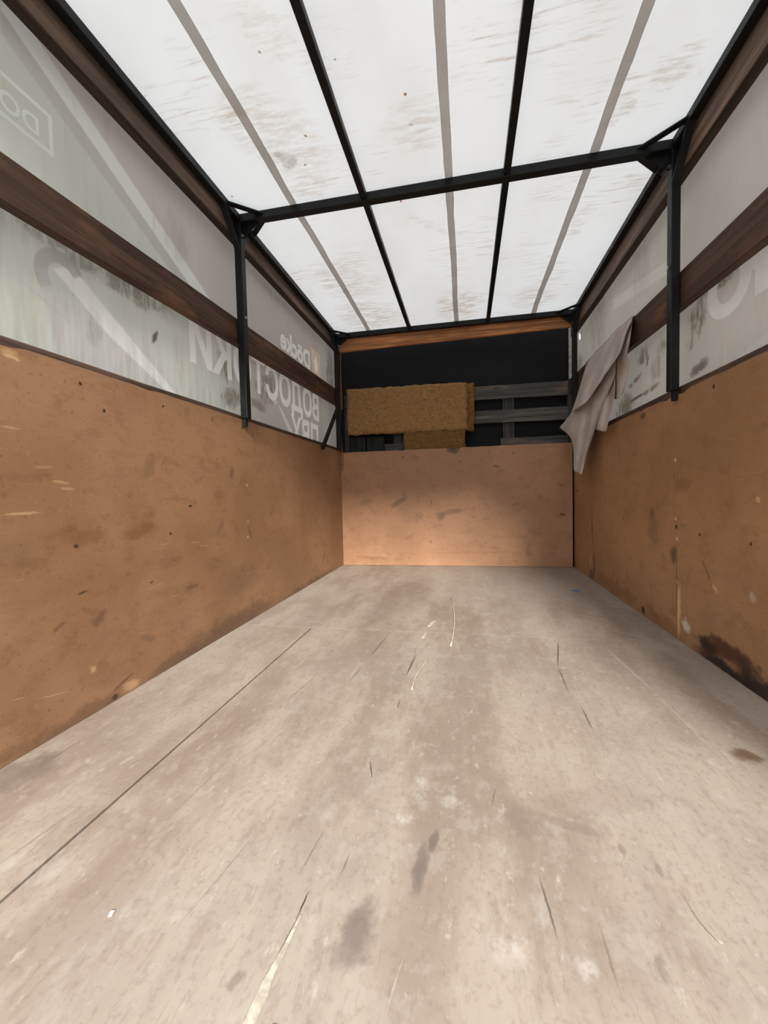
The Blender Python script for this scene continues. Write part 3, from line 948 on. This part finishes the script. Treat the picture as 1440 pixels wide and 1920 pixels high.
PRINT_L = [
    ('poly', [(1.034, 1.263), (1.193, 1.269), (1.429, 1.214), (1.60, 1.07), (1.079, 1.07), (1.045, 1.177)], (.50, .485, .47), .8),
    ('poly', [(.94, 2.035), (1.86, 1.590), (1.70, 1.590), (.935, 1.965)], (.66, .665, .645), .9),
    ('poly', [(.935, 1.965), (1.70, 1.590), (1.58, 1.590), (.93, 1.905)], (.44, .42, .405), .75),
    ('poly', [(1.04, 1.345), (1.10, 1.385), (1.56, 1.09), (1.50, 1.09), (1.22, 1.22)], (.70, .705, .68), .8),
    ('poly', [(1.10, 1.385), (1.13, 1.40), (1.60, 1.10), (1.56, 1.09)], (.52, .52, .49), .55),
    ('ring', (1.066, 1.325, .045, .085, (.985, 1.26), (1.14, 1.375)), (.36, .34, .325), .75),
    ('poly', [(.985, 1.33), (1.022, 1.33), (1.075, 1.09), (1.04, 1.09)], (.46, .44, .43), .5),
    ('poly', [(.894, 1.304), (1.012, 1.242), (1.34, 1.125), (1.34, 1.113), (1.012, 1.228), (.894, 1.290)], (.44, .42, .41), .6),
    ('poly', [(2.36, 1.36), (2.52, 1.262), (2.47, 1.235), (2.30, 1.33)], (.66, .645, .60), .7),
    ('poly', [(2.52, 1.252), (2.57, 1.235), (2.80, 1.07), (2.70, 1.07)], (.64, .63, .60), .8),
    ('poly', [(3.30, 2.0), (3.55, 2.0), (3.55, 1.0), (3.42, 1.0)], (.50, .48, .44), .5),
]
PRINT_R = [
    ('poly', [(2.12, 1.64), (2.95, 1.80), (2.95, 1.87), (2.12, 1.70)], (.56, .55, .525), .6),
    ('poly', [(.8, 1.30), (1.7, 1.10), (1.7, 1.0), (.8, 1.0)], (.50, .50, .475), .4),
    ('poly', [(3.0, 2.0), (3.01, 2.0), (3.01, 1.4), (3.0, 1.4)], (.36, .33, .31), .5),
]
M_TL = tarp_mat('printed_tarpaulin_left', ST_LT, PRINT_L, (.50, .515, .465), (.545, .555, .505), zone=left_zone)
M_TR = tarp_mat('printed_tarpaulin_right', ST_RT, PRINT_R, (.43, .405, .37), (.475, .45, .415), hole=(3.742, 1.923, .030, .016, 1.2))
M_PRINT = flat_cloth('pale_print', (.76, .74, .71), .19)
M_PRINT2 = flat_cloth('faint_pale_print', (.64, .665, .64), .19)
M_PRINTR = flat_cloth('pale_print_dull', (.585, .57, .55), .19)
M_LOGO = flat_cloth('faded_orange_print', (.66, .50, .38), .19)

XL = -1.075
w_main = word('ВОДОСТОКИ', 3.292, 1.655, 1.272, .205)
w_pvc = word('ПВХ', 3.262, 2.715, 1.015, .205)
w_brand = word('Döcke', 3.125, 2.595, 1.650, .138)
w_box = word('DO', 1.020, .915, 1.708, .052, 0.02)
logo_sq = rect(3.160, 3.358, 1.632, 1.838)
house = [(3.225, 1.670), (3.300, 1.670), (3.300, 1.735), (3.318, 1.735), (3.262, 1.800), (3.207, 1.735), (3.225, 1.735)]
box_o, box_i = rect(.62, 1.062, 1.682, 1.802), rect(.632, 1.050, 1.694, 1.790)[::-1]
SHAPES = [('lettering', w_main, M_PRINT), ('lettering', w_pvc, M_PRINT), ('lettering', w_brand, M_PRINT), ('lettering', w_box, M_PRINT2),
          ('logo_square', [logo_sq], M_LOGO), ('logo_house', [house], M_PRINT), ('lettering_frame', [box_o, box_i], M_PRINT2)]
pb = partition(rect(REAR, NOSE, .90, 2.064), [q[1] for q in SHAPES], XL)
left = tag(obj('side_tarpaulin', pb[0], M_TL), 'pale printed tarpaulin with mirrored lettering above the left plywood wall', 'tarpaulin', 'side tarpaulins')
for (nm, _, m), bm in zip(SHAPES, pb[1:]):
    o = obj(nm, bm, m, left)
    o['label'] = {'lettering': 'pale mirrored letters showing through the tarpaulin', 'logo_square': 'faded orange square of the logo',
                  'logo_house': 'pale house outline in the logo', 'lettering_frame': 'faint pale box around letters'}[nm]
XR = 1.075
w_r = word('Ю', 1.545, 1.885, 1.288, .205, 0.045)
pb = partition(rect(REAR, NOSE, .90, 2.064), [w_r], XR)
right = tag(obj('side_tarpaulin', pb[0], M_TR), 'grey mould-streaked tarpaulin behind the hanging cloth on the right side', 'tarpaulin', 'side tarpaulins')
obj('lettering', pb[1], M_PRINTR, right)['label'] = 'pale mirrored letter showing through the tarpaulin'

# black tarpaulin closing the front
bm = bmesh.new()
g = []
for i in range(41):
    x = -1.08 + 2.16 * i / 40
    col_ = []
    for j in range(31):
        z = -.05 + 2.11 * j / 30
        fold = .018 * noise.noise(Vector((x * 2.2 + z, z * 1.3, 1))) + .012 * math.sin((abs(x) - 1.08) * 18 + z * 5) * max(0, abs(x) - .6)
        col_.append(bm.verts.new((x, NOSE + fold - .012 * (z > 1.2), z)))
    g.append(col_)
for i in range(40):
    for j in range(30):
        bm.faces.new((g[i][j], g[i + 1][j], g[i + 1][j + 1], g[i][j + 1]))
tag(obj('front_tarpaulin', bm, M_BLACKTARP, smooth=True), 'black tarpaulin closing the front end behind the slatted rack', 'tarpaulin')

# ---------------------------------------------------------------- black steel frame
fr = thing('steel_frame', (0, MIDY, 1.013), 'black square-tube steel frame carrying the white roof tarpaulin', 'frame')
def steel(name, *a, bev=.003):
    return obj(name, boxbm(*a, bev=bev), M_STEEL, fr)
ZT, ZB = TUBE_TOP, 2.024
for x0, x1 in ((-.996, -.963), (.967, .999)):
    steel('side_rail', x0, x1, REAR, FARY - .02, 2.030, ZT)
for x0, x1 in ((-.340, -.311), (.305, .335)):
    for y0, y1 in ((REAR, MIDY - .02), (MIDY + .02, FARY - .02)):
        steel('roof_bar', x0, x1, y0, y1, 2.032, ZT)
steel('crossbar', -.999, .999, MIDY - .02, MIDY + .02, ZB, ZT)
steel('crossbar', -.999, .999, FARY - .02, FARY + .02, ZB, ZT)
for x0, x1, s in ((-.9995, -.962, -1), (.966, .9995, 1)):
    for yc, zb in ((MIDY, 1.052), (FARY, 1.050)):
        steel('post', x0, x1, yc - .02, yc + .02, zb, ZB)
    xi = x0 if s > 0 else x1
    fo = (-.998, -.978) if s < 0 else (.982, .998)
    steel('post_foot', fo[0], fo[1], MIDY - .012, MIDY + .012, 1.012, 1.0515, bev=.001)
    for yc in (MIDY, FARY):
        xm = s * .980
        xc = s * .845
        # flat braces in the roof plane, before and behind the crossbar
        for dy in ((-.135, .135) if yc == MIDY else (-.135,)):
            bm = bmesh.new()
            bar(bm, (xm, yc + dy, ZT - .016), (xc, yc + math.copysign(.012, dy), ZT - .016), .028, .006)
            obj('corner_brace', bm, M_STEEL, fr)
        # braces in the side plane, rail to post
        bm = bmesh.new()
        bar(bm, (xm, yc - .14, 2.034), (xm, yc - .016, 1.885), .030, .006, up=(0, 1, 0))
        obj('corner_brace', bm, M_STEEL, fr)
        if yc == MIDY:
            bm = bmesh.new()
            tri = [(yc + .018, 2.032), (yc + .14, 2.032), (yc + .05, 1.955), (yc + .018, 1.94)]
            a = [bm.verts.new((s * .984, py, pz)) for py, pz in tri]
            b = [bm.verts.new((s * .989, py, pz)) for py, pz in tri]
            bm.faces.new(a); bm.faces.new(b[::-1])
            for i in range(4):
                j = (i + 1) % 4
                bm.faces.new((a[i], b[i], b[j], a[j]))
            bmesh.ops.recalc_face_normals(bm, faces=bm.faces[:])
            obj('gusset', bm, M_STEEL, fr)
        # small gusset plate in the frame plane
        bm = bmesh.new()
        tri = [(xi, 2.026), (s * .872, 2.026), (xi, 1.955)]
        a = [bm.verts.new((px, yc + .006, pz)) for px, pz in tri]
        b = [bm.verts.new((px, yc + .010, pz)) for px, pz in tri]
        bm.faces.new(a); bm.faces.new(b[::-1])
        for i in range(3):
            j = (i + 1) % 3
            bm.faces.new((a[i], b[i], b[j], a[j]))
        bmesh.ops.recalc_face_normals(bm, faces=bm.faces[:])
        obj('gusset', bm, M_STEEL, fr)
        for zc in ((1.965, 1.56) if yc == MIDY else (1.965,)):
            bm = bmesh.new()
            bmesh.ops.create_cone(bm, cap_ends=True, segments=6, radius1=.008, radius2=.007, depth=.008,
                                  matrix=Matrix.Translation((xi - s * .003, yc - .004, zc)) @ Matrix.Rotation(math.pi / 2, 4, 'Y'))
            obj('bolt', bm, M_BOLT, fr)['label'] = 'small bare metal bolt head'
bm = bmesh.new()
bar(bm, (-.972, 3.50, 1.42), (-.972, 3.07, 1.02), .018, .034, up=(0, 0, 1))
obj('diagonal_strut', bm, M_STEEL, fr)

# ---------------------------------------------------------------- dark boards along the sides
tag(obj('side_board', skewboard(-1.040, -1.003, REAR, 3.735, 1.390, 1.507, 1.463, 1.603, seed=3), M_BOARD),
    'dark brown board running mid-height across the lettered tarpaulin on the left', 'board', 'side boards')
tag(obj('side_board', skewboard(1.003, 1.040, REAR, 3.735, 1.337, 1.482, 1.444, 1.586, seed=4), M_BOARD),
    'dark brown board with the pale cloth draped over it', 'board', 'side boards')
for sx, zb, lab in ((-1, 1.958, 'greyish brown top board under the roof edge on the left, above the lettering'),
                    (1, 1.930, 'greyish brown top board under the roof edge on the right, above the hanging cloth')):
    xa, xb = sorted((sx * 1.003, sx * 1.040))
    o = tag(obj('side_board', skewboard(xa, xb, REAR, 3.735, zb, 2.060, zb + .006, 2.060, seed=5 + sx), M_BOARD2), lab, 'board', 'side boards')
    obj('underside_strip', skewboard(xa, xb, REAR, 3.735, zb - .008, zb - .0005, zb - .002, zb + .0055, bev=.002, seed=9), M_UNDERSIDE, o)['label'] = 'dark strip covering the underside of the top board'

# ---------------------------------------------------------------- front end: plank, slatted rack, battens, insulation
bm = bmesh.new()
prof = [(-.962, 1.915), (.964, 1.944), (.985, 1.955), (.955, 2.05), (-.925, 2.05), (-.955, 1.955)]
a = [bm.verts.new((x, 3.556, z)) for x, z in prof]; b = [bm.verts.new((x, 3.582, z)) for x, z in prof]
bm.faces.new(a); bm.faces.new(b[::-1])
for i in range(6):
    j = (i + 1) % 6
    bm.faces.new((a[i], b[i], b[j], a[j]))
bmesh.ops.recalc_face_normals(bm, faces=bm.faces[:])
bmesh.ops.bevel(bm, geom=bm.edges[:], offset=.003, segments=1, affect='EDGES')
tag(obj('wooden_plank', bm, M_PLANK), 'orange pine plank under the far roof crossbar above the black tarpaulin', 'plank')

rk = thing('slatted_rack', (0, 3.78, 0), 'weathered grey wooden slatted rack standing behind the far plywood sheet', 'rack')
def slat(x0, x1, zb0, zt0, zb1, zt1):
    bm = bmesh.new()
    n = 20
    r = []
    for i in range(n + 1):
        t = i / n
        x = x0 + (x1 - x0) * t
        zb = zb0 + (zb1 - zb0) * t + noise.noise(Vector((x * 7, zb0, 0))) * .004
        zt = zt0 + (zt1 - zt0) * t + noise.noise(Vector((x * 6, zt0, 5))) * .004
        r.append([bm.verts.new(p) for p in ((x, 3.760, zb), (x, 3.760, zt), (x, 3.783, zt), (x, 3.783, zb))])
    for i in range(n):
        for k in range(4):
            l = (k + 1) % 4
            bm.faces.new((r[i][k], r[i][l], r[i + 1][l], r[i + 1][k]))
    bm.faces.new(r[0]); bm.faces.new(r[-1][::-1])
    bmesh.ops.recalc_face_normals(bm, faces=bm.faces[:])
    return obj('slat', bm, M_SLAT, rk)
slat(-.985, 1.03, 1.47, 1.585, 1.455, 1.57)
slat(-.985, 1.03, 1.262, 1.37, 1.247, 1.357)
slat(.43, 1.05, 1.02, 1.115, 1.02, 1.11)
slat(-.61, -.43, 1.02, 1.112, 1.02, 1.108)
for x0, x1, zt in ((-1.0, -.955, 1.59), (-.535, -.445, 1.58), (.985, 1.045, 1.585)):
    obj('stile', boxbm(x0, x1, 3.7835 if x0 < .9 else 3.752, 3.815, -.015, zt, bev=.003), M_STILE, rk)
for x0, x1, y0 in ((.452, .468, 3.784), (.468, .532, 3.798), (.532, .548, 3.784)):
    obj('stile', boxbm(x0, x1, y0, 3.82, -.015, 1.56, bev=.002), M_STILE, rk)
for x0, x1, zt in ((-.945, -.795, 1.19), (-.785, -.615, 1.185)):
    obj('kick_board', boxbm(x0, x1, 3.772, 3.7825, -.015, zt, bev=.002), M_DARKBOARD, rk)['label'] = 'near-black lower board'

def wool(name, x0, x1, y0, y1, z0, z1, label, amp=.012, tilt=0.0, rag=.01, base=(.40, .23, .10), seed=0):
    """mineral wool slab: soft rounded edges, pitted face, slightly ragged outline"""
    bm = bmesh.new()
    nx_, nz_ = max(8, int((x1 - x0) / .014)), max(8, int((z1 - z0) / .014))
    def pt(u, v, front):
        x = x0 + (x1 - x0) * u
        z = z0 + (z1 - z0) * v + tilt * (u - .5)
        ex, ez = min(u, 1 - u) * (x1 - x0), min(v, 1 - v) * (z1 - z0)
        e = min(1, min(ex, ez) / .035)
        r = math.sqrt(max(0, 1 - (1 - e) ** 2))
        d = (y1 - y0) / 2
        yc = (y0 + y1) / 2
        pit = noise.fractal(Vector((x * 22, z * 26, seed + front * 5)), 1, 2, 4) * amp * .6 - amp * max(0, noise.noise(Vector((x * 45, z * 38, seed)))) ** 2 * 1.2
        y = yc + (1 if front else -1) * -d * (.45 + .55 * r) + (pit * -1 if front else 0)
        rg = rag * noise.noise(Vector((x * 18, z * 18, seed + 3)))
        x += rg * (1 - min(1, ex / .05)) ; z += rg * (1 - min(1, ez / .05))
        return (x, max(y0, min(y1, y)), z)
    fr_ = [[bm.verts.new(pt(i / nx_, j / nz_, 1)) for j in range(nz_ + 1)] for i in range(nx_ + 1)]
    bk = [[bm.verts.new(pt(i / nx_, j / nz_, 0)) for j in range(nz_ + 1)] for i in range(nx_ + 1)]
    for i in range(nx_):
        for j in range(nz_):
            bm.faces.new((fr_[i][j], fr_[i + 1][j], fr_[i + 1][j + 1], fr_[i][j + 1]))
            bm.faces.new((bk[i][j], bk[i][j + 1], bk[i + 1][j + 1], bk[i + 1][j]))
    for j in range(nz_):
        bm.faces.new((fr_[0][j], fr_[0][j + 1], bk[0][j + 1], bk[0][j])); bm.faces.new((fr_[-1][j], bk[-1][j], bk[-1][j + 1], fr_[-1][j + 1]))
    for i in range(nx_):
        bm.faces.new((fr_[i][0], bk[i][0], bk[i + 1][0], fr_[i + 1][0])); bm.faces.new((fr_[i][-1], fr_[i + 1][-1], bk[i + 1][-1], bk[i][-1]))
    n = N(name + '_fibre')
    a = n.noise((30, 30, 45), 6, .75)
    c = n.noise((5, 5, 7), 4, .6)
    p = n.noise((30, 30, 42), 4, .7, off=(1, 2, 3))
    b = Vector(base)
    col = n.mix(n.rng(a, .35, .7), tuple(b * .82), tuple(b * 1.18))
    col = n.mix(n.rng(c, .45, .7, 0, .5), col, (b.x * 1.05, b.y * .85, b.z * .7))
    col = n.mix(n.rng(p, .55, .70, 0, .8), col, (b.x * .34, b.y * .27, b.z * .18))
    m = n.pbsdf(col, .95, .05, normal=n.bump(n.math('ADD', a, p), 1.0, .02))
    return tag(obj('insulation_slab', bm, m, smooth=True), label, 'insulation', 'mineral wool slabs')
wool('big_wool', -.938, .146, 3.634, 3.706, 1.192, 1.604, 'large tan mineral wool slab lying level on top at the far end', tilt=-.012, amp=.02, seed=1)
wool('end_wool', .05, .205, 3.708, 3.757, 1.184, 1.600, 'narrow tan wool slab peeping out at the right end of the large slab', amp=.004, rag=.008, seed=4, base=(.30, .16, .055))
wool('low_wool', -.42, .128, 3.640, 3.706, 0.0, 1.196, 'lower wool slab, coloured darker for shade, standing upright under the large slab', amp=.008, seed=7, base=(.22, .125, .045))  # base darker than the large slab, its shade is put into the colour

tag(obj('corner_batten', boxbm(1.012, 1.046, 3.845, 3.855, 0.001, 2.04, bev=.002), m_simple('pale_grey_batten', (.48, .45, .43), .6, .3)),
    'thin pale grey upright strip in the far right corner before the black tarpaulin', 'batten')
bt = thing('corner_cable', (-.982, 3.6, .88), 'thin reddish brown cable hanging down the far left corner', 'cable')
M_CABLE = m_simple('red_brown_cable', (.26, .085, .035), .5, .4)
def tube(pts, r, n=6, taper=None):
    bm = bmesh.new()
    rings = []
    P = [Vector(p) for p in pts]
    for i, p in enumerate(P):
        d = (P[min(i + 1, len(P) - 1)] - P[max(i - 1, 0)]).normalized()
        s = d.cross(Vector((0, .3, 1)) if abs(d.z) < .9 else Vector((0, 1, 0))).normalized()
        u = s.cross(d).normalized()
        rr = r * (taper(i / (len(P) - 1)) if taper else 1)
        rings.append([bm.verts.new(p + (s * math.cos(2 * math.pi * k / n) + u * math.sin(2 * math.pi * k / n)) * rr) for k in range(n)])
    for i in range(len(P) - 1):
        for k in range(n):
            l = (k + 1) % n
            bm.faces.new((rings[i][k], rings[i][l], rings[i + 1][l], rings[i + 1][k]))
    bm.faces.new(rings[0][::-1]); bm.faces.new(rings[-1])
    bmesh.ops.recalc_face_normals(bm, faces=bm.faces[:])
    return bm
obj('cable_strand', tube([(-.978 + .004 * math.sin(t * .9), 3.592, .87 + 1.05 * t / 14) for t in range(15)], .0055), M_CABLE, bt, smooth=True)
obj('cable_strand', tube([(-.965 + .003 * math.sin(t * .7 + 1), 3.594, 1.42 + .5 * t / 9) for t in range(10)], .0045), M_CABLE, bt, smooth=True)

# ---------------------------------------------------------------- cloth draped over the right-hand board
def sheet(bm, rows, sub=5):
    R_, C_ = len(rows), len(rows[0])
    def cr(p0, p1, p2, p3, t):
        return .5 * ((2 * p1) + (p2 - p0) * t + (2 * p0 - 5 * p1 + 4 * p2 - p3) * t * t + (3 * p1 - p0 - 3 * p2 + p3) * t ** 3)
    P = [[Vector(p) for p in r] for r in rows]
    fine = []
    for r in P:
        l = []
        for i in range(C_ - 1):
            for k in range(sub):
                l.append(cr(r[max(i - 1, 0)], r[i], r[i + 1], r[min(i + 2, C_ - 1)], k / sub))
        l.append(r[-1]); fine.append(l)
    out = []
    for j in range(R_ - 1):
        for k in range(sub):
            t = k / sub
            out.append([cr(fine[max(j - 1, 0)][i], fine[j][i], fine[j + 1][i], fine[min(j + 2, R_ - 1)][i], t) for i in range(len(fine[0]))])
    out.append(fine[-1])
    V = [[bm.verts.new(p) for p in r] for r in out]
    for j in range(len(V) - 1):
        for i in range(len(V[0]) - 1):
            bm.faces.new((V[j][i], V[j][i + 1], V[j + 1][i + 1], V[j + 1][i]))
bm = bmesh.new()
for rows in (CL_A, CL_B, CL_D, CL_Et):
    sheet(bm, rows)
# the part lying over the top of the board and falling behind it
top = CL_A[0]
def board_top(y):
    return 1.482 + (1.586 - 1.482) * y / 3.735 + .004
sheet(bm, [[(p[0], p[1], p[2]) for p in top], [(.9985, p[1], board_top(p[1])) for p in top],
           [(1.046, p[1] + .01, board_top(p[1]) + .001) for p in top], [(1.048, p[1] + .02, board_top(p[1]) - .10) for p in top]], 2)
bmesh.ops.remove_doubles(bm, verts=bm.verts[:], dist=.0008)
nc = N('grey_white_cloth')
ca = nc.noise((6, 6, 6), 4, .6)
cb = nc.noise((40, 40, 40), 3, .6)
ccol = nc.mix(nc.rng(ca, .35, .7), (.64, .585, .545), (.53, .475, .435))
ccol = nc.mix(nc.rng(cb, .6, .75, 0, .3), ccol, (.38, .33, .29))
cl = tag(obj('draped_cloth', bm, nc.cloth(ccol, .22), smooth=True), 'crumpled pale grey cloth draped over the right-hand board', 'cloth')
sm = cl.modifiers.new('thickness', 'SOLIDIFY'); sm.thickness = .002

# ---------------------------------------------------------------- litter on the floor
M_STRAW = m_simple('pale_straw', (.52, .44, .34), .8, .1)
M_SPLINT = m_simple('fresh_pale_wood', (.46, .40, .325), .8, .1, s=60)
def arc(pts, n=14):
    P = [Vector((*p, .004)) for p in pts]
    if len(P) == 2:
        return [P[0].lerp(P[1], i / n) for i in range(n + 1)]
    return [((1 - t) ** 2) * P[0] + 2 * t * (1 - t) * P[1] + t * t * P[2] for t in [i / n for i in range(n + 1)]]
def straw(pts, r, label, thick_end=True):
    tp = (lambda t: .45 + .75 * t) if thick_end else None
    return tag(obj('straw', tube(arc(pts), r, 6, tp), M_STRAW, smooth=True), label, 'straw', 'straws on the floor')
straw([(.022, 2.51), (.075, 2.12), (.052, 1.712)], .0032, 'long bowed pale straw on the middle of the far floor')
straw([(-.028, 1.552), (-.066, 1.45), (-.060, 1.309)], .0022, 'short curved straw just nearer than the long bowed straw')
straw([(.457, .693), (.452, .655), (.470, .630)], .0008, 'fine straw on the near right floor')
def chip(name, pts, h, mat, label, cat, group=None, lift=.0005):
    bm = bmesh.new()
    c = sum((Vector((*p, 0)) for p in pts), Vector()) / len(pts)
    lo = [bm.verts.new((p[0], p[1], lift)) for p in pts]
    hi = [bm.verts.new((c.x + (p[0] - c.x) * .86, c.y + (p[1] - c.y) * .86, lift + h * (.7 + .3 * random.random()))) for p in pts]
    bm.faces.new(lo[::-1]); bm.faces.new(hi)
    for i in range(len(pts)):
        j = (i + 1) % len(pts)
        bm.faces.new((lo[i], lo[j], hi[j], hi[i]))
    bmesh.ops.recalc_face_normals(bm, faces=bm.faces[:])
    return tag(obj(name, bm, mat), label, cat, group)
chip('wood_splinter', [(-.1345, .566), (-.137, .520), (-.140, .487), (-.138, .462), (-.141, .425), (-.156, .425), (-.1535, .470), (-.149, .492), (-.1435, .525), (-.138, .566)],
     .0012, M_SPLINT, 'long pale splinter of raw wood at the near edge of the floor', 'splinter', 'wood splinters')
chip('wood_splinter', [(-.045, 2.045), (-.035, 2.05), (-.048, 1.985), (-.066, 1.955), (-.070, 1.965), (-.058, 2.01)], .006, M_SPLINT,
     'small pale wood chip beside the long bowed straw', 'splinter', 'wood splinters')
chip('wood_splinter', [(-.075, 1.845), (-.062, 1.86), (-.068, 1.81), (-.080, 1.80)], .004, M_SPLINT, 'tiny wood chip just nearer than the larger chip', 'splinter', 'wood splinters')
chip('wood_splinter', [(-.118, .437), (-.112, .437), (-.116, .418), (-.120, .418)], .001, M_SPLINT, 'tiny raw splinter right of the long near splinter', 'splinter', 'wood splinters')
chip('paper_scrap', [(-.436, .519), (-.430, .521), (-.427, .512), (-.433, .510)], .0015, m_simple('white_paper', (.85, .85, .84), .7, .2),
     'tiny white scrap on the near left floor', 'scrap')
chip('plastic_scrap', [(.785, 2.80), (.825, 2.795), (.822, 2.755), (.784, 2.76)], .003, m_simple('blue_plastic', (.07, .17, .38), .4, .4),
     'small blue plastic scrap on the far right floor', 'scrap')
